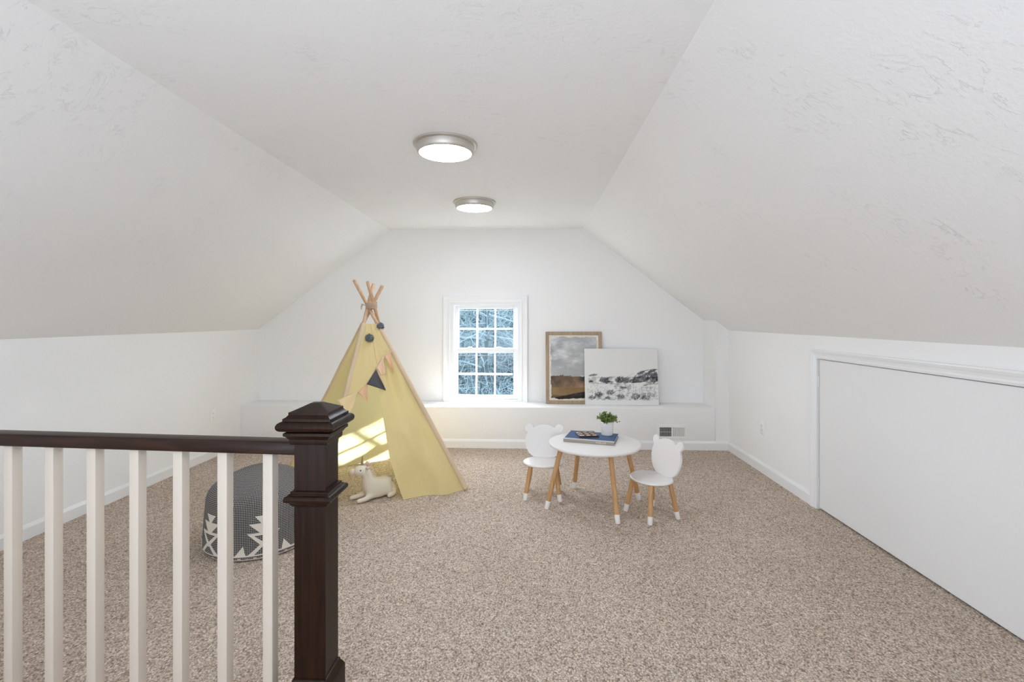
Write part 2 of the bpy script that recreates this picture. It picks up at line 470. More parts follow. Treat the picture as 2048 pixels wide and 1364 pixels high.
# ------------------------------------------------------------------ stair railing
R0 = Vector((-.646, 1.4435, 0))
RD = Vector((-1.085, .0735, 0)).normalized()
rail_rz = math.atan2(-RD.y, -RD.x)
rl = thing('stair_railing', 'dark wooden handrail and newel post with square white balusters at the left front', 'railing', R0)
NH = .0465
bm = new(); square_stack(bm, [(NH, 0), (NH, .93)]); newel = obj('newel_post', bm, DARKWOOD, rl)
def roll(h, zc, r, n=8): return [(h + r * math.cos(a), zc + r * math.sin(a)) for a in [-PI / 2 + PI * k / n for k in range(n + 1)]]
bm = new()
square_stack(bm, [(NH + .008, .912), (NH + .010, .917), (NH + .010, .927), (NH + .013, .930), (NH + .017, .936), (NH + .023, .940), (NH + .023, .948), (NH + .016, .951)]
             + [(h, z) for h, z in roll(NH + .024, .968, .0145)]
             + [(NH + .024, .985), (NH + .024, .990), (NH + .017, .994), (NH + .012, 1.000), (NH + .012, 1.007), (NH + .008, 1.008), (.014, 1.027)])
obj('newel_cap', bm, DARKWOOD, newel, smooth=30)
bm = new()
square_stack(bm, [(NH + .001, .728), (NH + .006, .733), (NH + .012, .742)] + roll(NH + .013, .754, .0105) + [(NH + .012, .766), (NH + .008, .769), (NH + .008, .774), (NH, .775)])
obj('newel_collar', bm, DARKWOOD, newel, smooth=30)
bm = new()
square_stack(bm, [(NH + .016, 0), (NH + .016, .195), (NH + .012, .204), (NH + .006, .214), (NH + .004, .222), (NH, .224)])
obj('newel_base', bm, DARKWOOD, newel, smooth=30)
RLEN = (R0.x - XL) / -RD.x
def rail_at(s, z=0.0): return RD * s + Vector((0, 0, z))
bm = new(); box(bm, rail_at((RLEN + NH) / 2, .892), (RLEN - NH - .004, .058, .040), rail_rz, bev=.006, seg=3)
obj('handrail', bm, DARKRAIL, rl)
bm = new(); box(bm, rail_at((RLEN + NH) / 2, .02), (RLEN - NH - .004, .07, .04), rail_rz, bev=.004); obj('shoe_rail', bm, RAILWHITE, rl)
bal = None
for k in range(14):
    s = .149 + .1483 * k
    if s > RLEN - .05: break
    if bal is None:
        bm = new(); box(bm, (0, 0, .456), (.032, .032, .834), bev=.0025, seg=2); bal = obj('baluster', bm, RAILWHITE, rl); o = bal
    else:
        o = bal.copy(); COL.objects.link(o)
    o.location = rail_at(s); o.rotation_euler = (0, 0, rail_rz)

# ------------------------------------------------------------------ ceiling lamps
LAMPS = [((-.461, 2.623), 'flush round ceiling light in nickel, the nearer and larger of the two in view'),
         ((-.453, 3.932), 'flush round ceiling light in nickel, the farther one nearest the window gable'),
         ((-.475, -.35), 'added fill light in a flush round ceiling fitting just behind the camera'),  # unseen lamp, added to light the room from behind
         ((-.480, -1.75), 'added fill light in a flush round ceiling fitting near the rear gable wall')]  # second unseen lamp, likewise added as fill
first_lamp = None
for (x, y), lab in LAMPS:
    if first_lamp is None:
        r = thing('ceiling_light', lab, 'ceiling light', (x, y, ZC), 0, 'flush ceiling lights along the ridge')
        bm = new(); lathe(bm, [(0, 0), (.172, 0), (.1745, -.003), (.1745, -.010), (.171, -.013), (.163, -.0145), (.157, -.0150)], 64); obj('base_ring', bm, NICKEL, r)
        bm = new(); lathe(bm, [(.1585, -.0145), (.1585, -.024), (.1555, -.040), (.150, -.051), (.1455, -.054), (.1415, -.053), (.140, -.046)], 64); obj('housing', bm, NICKEL, r)
        bm = new(); lathe(bm, [(.1405, -.046), (.138, -.050), (.10, -.055), (.05, -.058), (0, -.059)], 64); obj('diffuser', bm, DIFFUSER, r)
        first_lamp = r
    else:
        r = first_lamp.copy(); COL.objects.link(r); r['label'] = lab
        r.location = (x, y, ZC)
        for ch in list(first_lamp.children):
            c = ch.copy(); COL.objects.link(c); c.parent = r

# ------------------------------------------------------------------ play tent
PB = {'FR': Vector((-.475, 3.604, 0)), 'FL': Vector((-1.378, 3.050, 0)), 'BL': Vector((-2.007, 3.911, 0)), 'BR': Vector((-1.080, 4.522, 0))}
PT = {'FR': Vector((-1.391, 3.774, 1.588)), 'FL': Vector((-1.259, 3.848, 1.562)), 'BL': Vector((-1.152, 3.739, 1.542)), 'BR': Vector((-1.246, 3.666, 1.568))}
TC = Vector((-1.241, 3.758, 0))
tent = thing('play_tent', 'yellow cotton teepee play tent on four wooden poles', 'tent', TC)
ZT = 1.242
def pole_at(k, z): return PB[k].lerp(PT[k], z / PT[k].z)
for k in ('FR', 'FL', 'BL', 'BR'):
    bm = new(); a, b = PB[k], PT[k]; d = (b - a).normalized()
    tube(bm, [a + Vector((0, 0, .004)), a + d * .3, a + d * .9, b - d * .008, b], [.0145, .0145, .014, .0135, .010], 12)
    obj('pole', bm, POLEWOOD, tent, origin=TC)
    bm = new()
    rr = .019
    tube(bm, [pole_at(k, z) + Vector((mnoise.noise((z * 6, 3, ord(k[0])))*.003, 0, 0)) for z in (.012, .15, .3, .45, .6, .75, .9, 1.05, ZT)], [rr * 1.15, rr, rr, rr * 1.03, rr, rr, rr * 1.04, rr, rr * .95], 12)
    obj('pole_sleeve', bm, SLEEVE, tent, origin=TC)
OUT = {}
def face_pt(A, B, u, z, sag=.03, wr=.008, off=.008, seed=0.0):
    a, b = pole_at(A, z), pole_at(B, z)
    p = a.lerp(b, u)
    e = (PB[B] - PB[A]).normalized(); n = Vector((e.y, -e.x, 0))
    if n.dot(PB[A] - TC) < 0: n = -n
    w = (b - a).length
    env = math.sin(PI * max(0, min(1, u)))
    q = Vector((u * 3.1 + seed, z * 2.2, seed))
    wk = mnoise.noise(q) * 1.2 + mnoise.noise(q * 2.7) * .6 + math.sin((u * 9 + z * 4 + seed)) * .35
    p = p + n * (off - sag * env * (w / 1.1) + wr * wk * env * (.35 + w))
    return p
def panel(name, A, B, sag, wr, seed, v0=.004, label=None):
    bm = new()
    grid(bm, 40, 50, lambda u, v: face_pt(A, B, u, v0 + v * (ZT - v0), sag, wr, .006, seed))
    return obj(name, bm, CANVAS, tent, label=label, smooth=180, origin=TC)
panel('side_panel', 'FL', 'BL', .03, .010, 1.3)
panel('side_panel', 'FR', 'BR', .03, .010, 8.1)
panel('back_panel', 'BL', 'BR', .03, .007, 4.4)
HEM = [(0, .70), (.124, .731), (.22, .755), (.34, .813), (.465, .891), (.623, .962), (.92, 1.018), (1.0, 1.03)]
def hem(u):
    for (a, za), (b, zb) in zip(HEM, HEM[1:]):
        if u <= b: return za + (zb - za) * (u - a) / (b - a)
    return HEM[-1][1]
bm = new()
grid(bm, 36, 22, lambda u, v: face_pt('FL', 'FR', u, hem(u) + v * (ZT - hem(u)), .004, .012, .012, 2.2))
obj('front_panel', bm, CANVAS, tent, smooth=180, origin=TC)
def inner(z): return .556 - .062 * min(1, z / .275) + (-.03 * (z - .275) if z > .275 else 0)
bm = new()
def flap(u, v):
    uu = .53 + .47 * u
    zt = hem(min(1, uu)) + .03
    z = .003 + v * (zt - .003)
    i = inner(z); uu = i + (1 - i) * u
    z = .003 + v * (hem(min(1, uu)) + .03 - .003)
    p = face_pt('FL', 'FR', uu, z, .012, .034, .004, 5.7)
    w = math.sin((u * 5.0 - v * 4.2) * 2.1 + .6) * .014 + math.sin(u * 13 + v * 6 + 2.0 * mnoise.noise((u * 2, v * 3, 1))) * .008
    return p + Vector((.55, -.83, 0)) * w * math.sin(PI * min(1, u * 1.02)) ** .6 * min(1, (1 - v) * 3)
grid(bm, 26, 44, flap)
obj('door_flap', bm, CANVAS, tent, smooth=180, origin=TC)
bm = new()      # left flap gathered along its pole
grid(bm, 14, 30, lambda u, v: face_pt('FL', 'FR', u * (.035 + .012 * math.sin(v * 5)), .006 + v * (hem(0) + .02), .0, .03, .004 + .012 * math.sin(u * 14), 7.7))
obj('door_flap', bm, CANVAS, tent, smooth=180, origin=TC)
bm = new()      # stitched hem band
hp = [face_pt('FL', 'FR', u, hem(u) + .004, .004, .012, .014, 2.2) for u in [k / 24 for k in range(25)]]
tube(bm, hp, .0045, 6); obj('hem_binding', bm, SLEEVE, tent, origin=TC)
bm = new()
sp_ = [face_pt('FL', 'FR', .5 + .01 * math.sin(z * 9), z, .004, .012, .0128, 2.2) for z in [.93 + .305 * k / 16 for k in range(17)]]
tube(bm, sp_, .0014, 5); obj('centre_seam', bm, PEACH, tent, origin=TC)
def pompom(c, r, seed):
    bm = new(); rr = random.Random(seed)
    bmesh.ops.create_icosphere(bm, subdivisions=3, radius=r * .8)
    for v in list(bm.verts): v.co *= 1 + rr.uniform(-.06, .12)
    for _ in range(420):
        d = Vector((rr.gauss(0, 1), rr.gauss(0, 1), rr.gauss(0, 1))).normalized()
        s = Vector((rr.gauss(0, 1), rr.gauss(0, 1), rr.gauss(0, 1))); s = (s - d * s.dot(d)).normalized() * r * .07
        b = d * r * .7; t = d * r * rr.uniform(1.0, 1.22) + s * rr.uniform(-1, 1)
        q = [bm.verts.new(x) for x in (b + s, b - s, t)]
        bm.faces.new(q)
    bmesh.ops.translate(bm, verts=bm.verts, vec=Vector(c))
    obj('pompom', bm, POMGREY, tent, label='charcoal grey yarn pompom', smooth=0, origin=TC, keepn=True)
pompom((-1.222, 3.640, 1.135), .033, 3)
pompom((-1.170, 3.735, 1.222), .033, 4)
bm = new()      # cord knotted where the poles cross
cc = Vector((-1.245, 3.757, 1.385))
for k in range(5):
    tube(bm, [cc + Vector((.042 * math.cos(a), .042 * math.sin(a), -.02 + .010 * k + .004 * math.sin(3 * a))) for a in [2 * PI * j / 20 for j in range(21)]], .0045, 6)
for k in range(7):
    a = 2.6 + k * .35
    tube(bm, [cc + Vector((-.04, -.02, .0)), cc + Vector((-.055 - .004 * k, -.035 + .005 * k, .012)), cc + Vector((-.072 - .003 * (k % 3), -.04 + .008 * k, -.03 + .012 * (k % 4)))], .0022, 5)
obj('tie_cord', bm, TIE, tent, origin=TC)

# bunting hung across the tent door
def fpl(s, z, off):      # a point on the plane of the tent's front
    e = (PB['FR'] - PB['FL']); n = Vector((e.y, -e.x, 0)).normalized()
    s = (s * 1.11 - .05) / 1.06
    base = PB['FL'] + e * s
    dn = Vector((-n.x, -n.y, 0)) * (.565 * z / 1.39)
    return base + dn + Vector((0, 0, z)) + n * off
bunt = thing('bunting', 'string of fabric pennants slung across the tent opening', 'bunting', fpl(.45, .88, .03))
bo = fpl(.45, .88, .03)
bm = new()
SAG = [(.20, .702), (.26, .722), (.32, .742), (.37, .772), (.42, .832), (.457, .893), (.505, .966), (.54, 1.0), (.585, 1.026)]
tube(bm, [fpl(s, z, .024) for s, z in SAG], .003, 6); obj('cord', bm, SLEEVE, bunt, origin=bo)
FLAGS = [([(.205, .703), (.345, .757), (.272, .595)], CREAMF, None, .030), ([(.335, .750), (.405, .808), (.393, .682)], PEACH, None, .034),
         ([(.398, .802), (.468, .905), (.520, .748)], CHARCOAL, 'charcoal grey pennant', .038),
         ([(.472, .912), (.525, .985), (.532, .862), (.500, .858)], PINKC, None, .032), ([(.533, .995), (.580, 1.022), (.588, .862)], PEACH, None, .030)]
for pts, m, lab, off in FLAGS:
    bm = new()
    P3 = [fpl(s, z, off) for s, z in pts]
    if len(P3) == 3: P3.append(P3[2].copy())
    def ff(u, v):
        a = P3[0].lerp(P3[1], u); b = P3[3].lerp(P3[2], u)
        p = a.lerp(b, v * .995)
        return p + Vector((.8, -1, 0)).normalized() * (.010 * math.sin(PI * v) * math.sin(u * 5 + v * 3))
    grid(bm, 8, 8, ff)
    bmesh.ops.remove_doubles(bm, verts=bm.verts, dist=.0004)
    o = obj('pennant', bm, m, bunt, label=lab, smooth=180, origin=bo)
    md = o.modifiers.new('thick', 'SOLIDIFY'); md.thickness = .0022

# ------------------------------------------------------------------ plush unicorn
UO = Vector((-1.115, 3.425, 0))
uni = thing('plush_unicorn', 'small ivory plush unicorn lying on the carpet at the tent opening', 'toy', UO, math.atan2(-.70, -.714))
nodes = [(-.105, 0, .066, .060), (-.035, 0, .066, .066), (.036, 0, .078, .066), (.052, .002, .135, .047), (.056, .004, .185, .041),
         (.082, -.006, .216, .050), (.140, -.040, .203, .036)]
chains = [list(range(7))]
legs = [[(.045, .030, .030, .026), (.085, .044, .020, .0185), (.150, .036, .0155, .0145)],
        [(.045, -.035, .030, .026), (.095, -.050, .020, .0185), (.160, -.060, .0155, .0145)],
        [(-.120, .040, .040, .032), (-.125, .072, .024, .022), (-.060, .080, .017, .0155)],
        [(-.120, -.040, .040, .032), (-.125, -.072, .024, .022), (-.060, -.080, .017, .0155)]]
me = bpy.data.meshes.new('body')
vs = [n[:3] for n in nodes]; rad = [n[3] for n in nodes]; es = [(i, i + 1) for i in range(6)]
for lg in legs:
    root = 2 if lg[0][0] > 0 else 0
    prev = root
    for q in lg:
        vs.append(q[:3]); rad.append(q[3]); es.append((prev, len(vs) - 1)); prev = len(vs) - 1
me.from_pydata(vs, es, [])
ub = bpy.data.objects.new('body', me); COL.objects.link(ub)
sk = ub.modifiers.new('skin', 'SKIN'); sk.use_smooth_shade = True
for i, v in enumerate(me.skin_vertices[0].data):
    v.radius = (rad[i], rad[i]); v.use_root = (i == 1)
sb = ub.modifiers.new('sub', 'SUBSURF'); sb.levels = 2; sb.render_levels = 2
dg = bpy.context.evaluated_depsgraph_get()
bme = bpy.data.meshes.new_from_object(ub.evaluated_get(dg))
ub.modifiers.clear(); ub.data = bme; bpy.data.meshes.remove(me); bme.name = 'body'
zmin = min(v.co.z for v in bme.vertices)
for v in bme.vertices: v.co.z -= zmin - .002
for p in bme.polygons: p.use_smooth = True
bme.materials.clear(); bme.materials.append(PLUSH)
ub.parent = uni
def ball(name, c, r, m, sc=(1, 1, 1), parent=uni, rz=0, sub=3):
    bm = new(); bmesh.ops.create_icosphere(bm, subdivisions=sub, radius=r)
    bmesh.ops.transform(bm, matrix=Matrix.Translation(c) @ Matrix.Rotation(rz, 4, 'Z') @ Matrix.Diagonal((*sc, 1)), verts=bm.verts)
    return obj(name, bm, m, parent, smooth=180)
zo = -zmin + .002
ball('muzzle', (.143, -.042, .200 + zo), .0275, MUZZLE, (1, .85, .95), rz=-.53)
ball('eye', (.1145, .0245, .222 + zo), .0048, EYE, sub=2)
ball('eye', (.071, -.049, .222 + zo), .0048, EYE, sub=2)
bm = new(); tube(bm, [(.088, -.010, .250 + zo), (.087, -.010, .272 + zo), (.084, -.009, .312 + zo)], [.0105, .008, .0015], 10); obj('horn', bm, HORNG, uni)
for sg in (1, -1):
    ex, ey = .058 + .018 * sg, .008 + .031 * sg
    bm = new(); tube(bm, [(ex, ey, .228 + zo), (ex - .010 + .006 * sg, ey + .006 + .010 * sg, .238 + zo), (ex - .022 + .008 * sg, ey + .012 + .014 * sg, .246 + zo)], [.011, .012, .003], 8); obj('ear', bm, MUZZLE, uni)
bm = new(); rr = random.Random(5)
for k in range(70):
    tt = rr.random()
    b = Vector((.050, .010, .240 + zo)).lerp(Vector((.012, .014, .135 + zo)), tt) if tt > .25 else Vector((.066 + rr.uniform(-.012, .012), .002, .252 + zo))
    d = Vector((rr.uniform(-1.1, -.1), rr.uniform(-.3, .8), rr.uniform(-.1, .9) if tt < .4 else rr.uniform(-.6, .3))).normalized()
    L = rr.uniform(.018, .032)
    tube(bm, [b, b + d * L * .6 + Vector((0, 0, .004)), b + d * L], [.004, .0035, .001], 5)
obj('mane', bm, MANE, uni, kind='stuff')
bm = new()
for k in range(14):
    b = Vector((-.168, .0, .098 + zo)); d = Vector((rr.uniform(-1, -.3), rr.uniform(-.5, .5), rr.uniform(-.3, .7))).normalized(); L = rr.uniform(.025, .042)
    tube(bm, [b + Vector((.02, 0, 0)), b + d * L * .5, b + d * L - Vector((0, 0, .006))], [.005, .004, .001], 5)
obj('tail', bm, MANE, uni)

# ------------------------------------------------------------------ pouf
PO = Vector((-1.565, 2.765, 0)); CAMANG = math.atan2(-2.784, 1.564)
pf = thing('pouf', 'round charcoal and cream woven floor pouf behind the balusters', 'pouf', PO)
PROF = [(.275, .0), (.300, .006), (.312, .022), (.312, .05), (.308, .12), (.304, .20), (.300, .27), (.292, .305), (.272, .335), (.235, .358), (.18, .384), (.11, .412), (.05, .428), (.0, .432)]
def pprof(t):
    # t runs 0..1 along arc length
    L = [0]
    for (r0, z0), (r1, z1) in zip(PROF, PROF[1:]): L.append(L[-1] + math.hypot(r1 - r0, z1 - z0))
    s = t * L[-1]
    for i in range(len(PROF) - 1):
        if s <= L[i + 1] + 1e-9:
            f = (s - L[i]) / (L[i + 1] - L[i]); return PROF[i][0] + f * (PROF[i + 1][0] - PROF[i][0]), PROF[i][1] + f * (PROF[i + 1][1] - PROF[i][1]), s
    return 0, PROF[-1][1], L[-1]
def lump(th, z): return .935 *  (1 + .018 * mnoise.noise((math.cos(th) * 1.7, math.sin(th) * 1.7, z * 6)) * (1 if z > .03 else .4))
bm = new(); uvl = bm.loops.layers.uv.new('UVMap')
NU, NV = 120, 60
rows = []
for j in range(NV + 1):
    r, z, s = pprof(j / NV * .999)
    rows.append([(bm.verts.new((r * lump(2 * PI * i / NU, z) * math.cos(2 * PI * i / NU), r * lump(2 * PI * i / NU, z) * math.sin(2 * PI * i / NU), z)), 2 * PI * i / NU, s) for i in range(NU)])
for j in range(NV):
    for i in range(NU):
        q = [rows[j][i], rows[j][(i + 1) % NU], rows[j + 1][(i + 1) % NU], rows[j + 1][i]]
        f = bm.faces.new([x[0] for x in q])
        for lp, x, ii in zip(f.loops, q, (i, i + 1, i + 1, i)):
            lp[uvl].uv = (2 * PI * ii / NU * .3074, x[2])
obj('cover', bm, POUF, pf, smooth=180)
def rad_z(z):
    for (r0, z0), (r1, z1) in zip(PROF, PROF[1:]):
        if z <= z1: return r0 + (r1 - r0) * (z - z0) / (z1 - z0)
    return 0
def patch(bm, poly, off=.0016):
    """poly in (arc metres from the viewer-facing meridian, height)"""
    b2 = bmesh.new(); f = b2.faces.new([b2.verts.new((p[0], p[1], 0)) for p in poly])
    bmesh.ops.triangulate(b2, faces=b2.faces[:])
    bmesh.ops.subdivide_edges(b2, edges=b2.edges[:], cuts=5, use_grid_fill=True)
    m = {}
    for v in b2.verts:
        th = CAMANG + v.co.x / .31; z = v.co.y; r = rad_z(z) * lump(th % (2 * PI), z) + off
        m[v] = bm.verts.new((r * math.cos(th), r * math.sin(th), z))
    for f in b2.faces: bm.faces.new([m[v] for v in f.verts])
    b2.free()
bm = new()
for k in range(6):
    c = (.012 + .325 * k) if k < 3 else (.012 - .325 * (k - 2))
    for hw, zt, zb in ((.046, .236, .196), (.076, .196, .144)):
        patch(bm, [(c - hw, zt), (c + hw, zt), (c, zb - .012)])
    hw, zt, zb = .086, .148, .075
    for sg in (-1, 1):          # hollow triangle and its two legs
        patch(bm, [(c + sg * hw, zt), (c + sg * .004, zt), (c + sg * .004, zt - .014), (c + sg * (hw - .038), zt - .014)])
        patch(bm, [(c + sg * hw, zt), (c + sg * (hw - .036), zt - .013), (c, zb + .022), (c, zb - .006)])
        patch(bm, [(c, zb + .006), (c + sg * .018, zb + .012), (c + sg * .083, .034), (c + sg * .052, .034)])
        patch(bm, [(c + sg * .092, .034), (c + sg * .150, .034), (c + sg * .106, .086)])
patch_n = 48
for k in range(patch_n):
    a = -PI * .31 + 2 * PI * .31 * k / patch_n; b = a + 2 * PI * .31 / patch_n
    patch(bm, [(a, .030), (b, .030), (b, .037), (a, .037)])
    patch(bm, [(a, .0075), (b, .0075), (b, .016), (a, .016)])
    patch(bm, [(a, .0155), (a + .016, .0155), (a + .016, .023 if k % 2 else .019), (a, .023 if k % 2 else .019)])
obj('woven_motif', bm, CREAMPAT, pf, smooth=180)

# ------------------------------------------------------------------ table and chairs
def leg_with_foot(parent, top, bot, r=.0165, foot=.052, zc=None):
    top, bot = Vector(top), Vector(bot); d = (top - bot).normalized(); f = foot / d.z
    bm = new(); tube(bm, [bot + d * f, top], [r, r * 1.0], 16)
    lg = obj('leg', bm, BEECH, parent)
    bm = new(); e0 = bot.copy(); e0.z += .001
    tube(bm, [e0, e0 + d * .004, bot + d * f * 1.0], [r * .86, r * .97, r * 1.03], 16)
    obj('foot', bm, WHITESOCK, lg, label='white dipped foot')
    return lg
TBL = Vector((.444, 3.352, 0)); TZ = .433
tb = thing('kids_table', 'small round white table on four splayed wooden legs', 'table', TBL)
bm = new(); lathe(bm, [(0, TZ - .021), (.302, TZ - .021), (.309, TZ - .018), (.3135, TZ - .010), (.3135, TZ - .006), (.310, TZ - .001), (.306, TZ), (0, TZ)], 96)
obj('tabletop', bm, WHITELAC, tb)
for fx, fy in (((.111, 3.264)), ((.549, 3.041)), ((.333, 3.677)), ((.771, 3.454))):
    b = Vector((fx, fy, 0)) - TBL; b.z = 0
    t = b * .70; t.z = TZ - .021
    leg_with_foot(tb, t, b, .0165, .055)
    # mounting block under the top
for fx, fy in (((.111, 3.264)), ((.549, 3.041)), ((.333, 3.677)), ((.771, 3.454))):
    b = (Vector((fx, fy, 0)) - TBL) * .70
    bm = new(); lathe(bm, [(.0, TZ - .030), (.026, TZ - .030), (.028, TZ - .021)], 20, (b.x, b.y, 0))
    obj('mounting_plate', bm, WHITELAC, tb)

def bear_outline():
    pts = []
    W, Hh = .142, .2335
    # right half going up from the bottom centre, then mirrored
    half = [(.0, 0), (.040, .0), (.078, .004), (.112, .030), (.132, .065), (.142, .105), (.141, .138), (.131, .166)]
    er, ecx, ecy = .031, .113, .208
    a0, a1 = math.radians(-78), math.radians(186)
    half += [(ecx + er * math.cos(a0 + (a1 - a0) * k / 16), ecy + er * math.sin(a0 + (a1 - a0) * k / 16)) for k in range(17)]
    half += [(.072, .2135), (.055, .2240), (.030, .2315), (0, .2345)]
    pts = half + [(-x, y) for x, y in reversed(half[1:-1])]
    return pts
def make_chair(label):
    c = thing('bear_chair', label, 'chair', (0, 0, 0), 0, 'bear chairs at the little table')
    bm = new(); lathe(bm, [(0, .231), (.90, .231), (.965, .2335), (1.0, .239), (1.0, .243), (.975, .2485), (.95, .250), (0, .250)], 64, (0, 0, 0), .146, .131)
    obj('seat', bm, WHITELAC, c)
    tilt = math.radians(9); th = .014
    def bk(w): return lambda x, v: Vector((x, .098 + v * math.sin(tilt) + w * math.cos(tilt), .246 + v * math.cos(tilt) * 1.03 - w * math.sin(tilt)))
    bm = new(); prism(bm, bear_outline(), bk(0), bk(th))
    caps = [f for f in bm.faces if len(f.verts) > 6]
    es = list({e for f in caps for e in f.edges})
    bmesh.ops.bevel(bm, geom=es, offset=.0035, segments=2, affect='EDGES')
    obj('backrest', bm, WHITELAC, c, smooth=50)
    for sx, sy in ((-1, -1), (1, -1), (-1, 1), (1, 1)):
        leg_with_foot(c, (sx * .088, sy * .076, .232), (sx * .123, sy * .112, 0), .0155, .050)
    return c
ch1 = make_chair('white bear-eared child chair left of the table, its back to the ledge')
ch1.location = (.096, 3.514, 0); ch1.rotation_euler = (0, 0, math.radians(-4.4))
ch2 = ch1.copy(); COL.objects.link(ch2)
ch2['label'] = 'white bear-eared child chair right of the table, turned to face left'
ch2.location = (.792, 3.190, 0); ch2.rotation_euler = (0, 0, math.radians(-64.3))
for ch in list(ch1.children):
    c = ch.copy(); COL.objects.link(c); c.parent = ch2
    for g in ch.children:
        d = g.copy(); COL.objects.link(d); d.parent = c

# book
BK = Vector((.433, 3.428, TZ)); brz = math.radians(-16.5)
bk = thing('book', 'large blue hardback book with taupe spine lying on the round table', 'book', BK, brz)
bw, bd, bt = .345, .262, .021
bm = new(); box2(bm, (-bw / 2, -bd / 2 + .035, bt - .003), (bw / 2, bd / 2, bt), bev=.0008); box2(bm, (-bw / 2, -bd / 2 + .035, 0), (bw / 2, bd / 2, .003), bev=.0008)
obj('cover', bm, BLUECOVER, bk)
bm = new(); box2(bm, (-bw / 2, -bd / 2 + .001, bt - .0031), (bw / 2, -bd / 2 + .0348, bt - .0001), bev=.0008)
box2(bm, (-bw / 2, -bd / 2 + .001, 0.0001), (bw / 2, -bd / 2 + .0348, .003)); obj('cover_strip', bm, STRIP, bk, label='pale grey strip of the cover beside the spine')
bm = new(); box2(bm, (-bw / 2, -bd / 2 - .003, 0), (bw / 2, -bd / 2 + .001, bt), bev=.0012, seg=2); obj('spine', bm, SPINE, bk, label='taupe cloth spine')
bm = new(); box2(bm, (-bw / 2 + .004, -bd / 2 + .002, .0032), (bw / 2 - .004, bd / 2 - .005, bt - .0033)); obj('pages', bm, PAPER, bk)
def text_mesh(name, s, size, m, parent, M):
    cu = bpy.data.curves.new(name, 'FONT'); cu.body = s; cu.size = size; cu.extrude = .0002; cu.align_x = 'CENTER'; cu.align_y = 'CENTER'
    o = bpy.data.objects.new(name, cu); COL.objects.link(o)
    me = bpy.data.meshes.new_from_object(o.evaluated_get(bpy.context.evaluated_depsgraph_get()))
    bpy.data.objects.remove(o); bpy.data.curves.remove(cu)
    me.materials.clear(); me.materials.append(m)
    me.transform(M)
    o = bpy.data.objects.new(name, me); COL.objects.link(o); o.parent = parent; return o
text_mesh('spine_lettering', 'FWELLNS', .0165, GOLD, bk, Matrix.Translation((.085, -bd / 2 - .0033, bt / 2)) @ Matrix.Rotation(PI / 2, 4, 'X'))

# lattice tray on the book
tr = thing('lattice_tray', 'small dark wooden lattice tray with nine pale cells on the blue book', 'tray', (.402, 3.448, TZ + bt), math.radians(8))
S = .070; H0 = .0145
bm = new()
for sx, sy, lx, ly in ((0, -1, 2 * S, .008), (0, 1, 2 * S, .008), (-1, 0, .008, 2 * S - .016), (1, 0, .008, 2 * S - .016)):
    box(bm, (sx * (S - .004), sy * (S - .004), H0 / 2), (lx, ly, H0), bev=.0008)
obj('frame', bm, WALNUT, tr)
bm = new(); box2(bm, (-S + .006, -S + .006, 0), (S - .006, S - .006, .004)); obj('tray_floor', bm, WALNUT, tr)
for a in (-.0215, .0215):
    bm = new(); box(bm, (a, 0, .010), (.009, 2 * S - .016, .0115)); obj('lattice_bar', bm, WALNUT, tr)
    for xx, ln in ((-.0435, .034), (0, .033), (.0435, .034)):
        bm = new(); box(bm, (xx, a, .010), (ln, .009, .0112)); obj('lattice_bar', bm, WALNUT, tr)
CELL = mat('pale_pink_tile', (0.80, 0.64, 0.57), 0.2)
cell0 = None
for ix in (-1, 0, 1):
    for iy in (-1, 0, 1):
        if cell0 is None:
            bm = new(); box(bm, (0, 0, .0082), (.033, .033, .0084), bev=.001); cell0 = obj('cell_tile', bm, CELL, tr); o = cell0
        else: o = cell0.copy(); COL.objects.link(o)
        o.location = (ix * .0435, iy * .0435, 0)

# potted plant
pp = thing('potted_plant', 'little green leafy plant in a white ceramic pot on the book', 'plant', (.549, 3.470, TZ + bt))
bm = new(); lathe(bm, [(0, 0), (.036, 0), (.039, .002), (.0405, .006), (.0455, .090), (.0462, .096), (.0448, .0975), (.0430, .096), (.0425, .086), (0, .086)], 48); obj('pot', bm, CERAMIC, pp)
bm = new(); lathe(bm, [(.0424, .0865), (.03, .090), (0, .092)], 32); obj('soil', bm, SOIL, pp)
bm = new(); rr = random.Random(21)
for k in range(80):
    a = rr.uniform(0, 2 * PI); el = rr.uniform(.12, 1.5); L = rr.uniform(.052, .080) * (1.0 - .10 * math.sin(el))
    d = Vector((math.cos(a) * math.cos(el), math.sin(a) * math.cos(el), math.sin(el)))
    b = Vector((math.cos(a) * .02 * rr.random(), math.sin(a) * .02 * rr.random(), .090))
    tip = b + d * L; tube(bm, [b, b + d * L * .5 + Vector((0, 0, .006)), tip], [.0012, .001, .0006], 4)
    for j in range(11):
        t = .35 + .65 * j / 10; c = b.lerp(tip, t) + Vector((0, 0, .006 * math.sin(PI * t)))
        dd = (d * .4 + Vector((rr.gauss(0, 1), rr.gauss(0, 1), rr.gauss(.25, .9))).normalized()).normalized()
        sd = dd.cross(Vector((rr.gauss(0, 1), rr.gauss(0, 1), rr.gauss(0, 1)))).normalized(); ll = rr.uniform(.012, .018); ww = ll * .34
        nn = dd.cross(sd) * .0015
        q = [bm.verts.new(x) for x in (c, c + dd * ll * .45 + sd * ww, c + dd * ll, c + dd * ll * .45 - sd * ww)]
        m_ = bm.verts.new(c + dd * ll * .5 - nn)
        for i in range(4): bm.faces.new((q[i], q[(i + 1) % 4], m_))
obj('foliage', bm, LEAF, pp, smooth=0, kind='stuff', keepn=True)

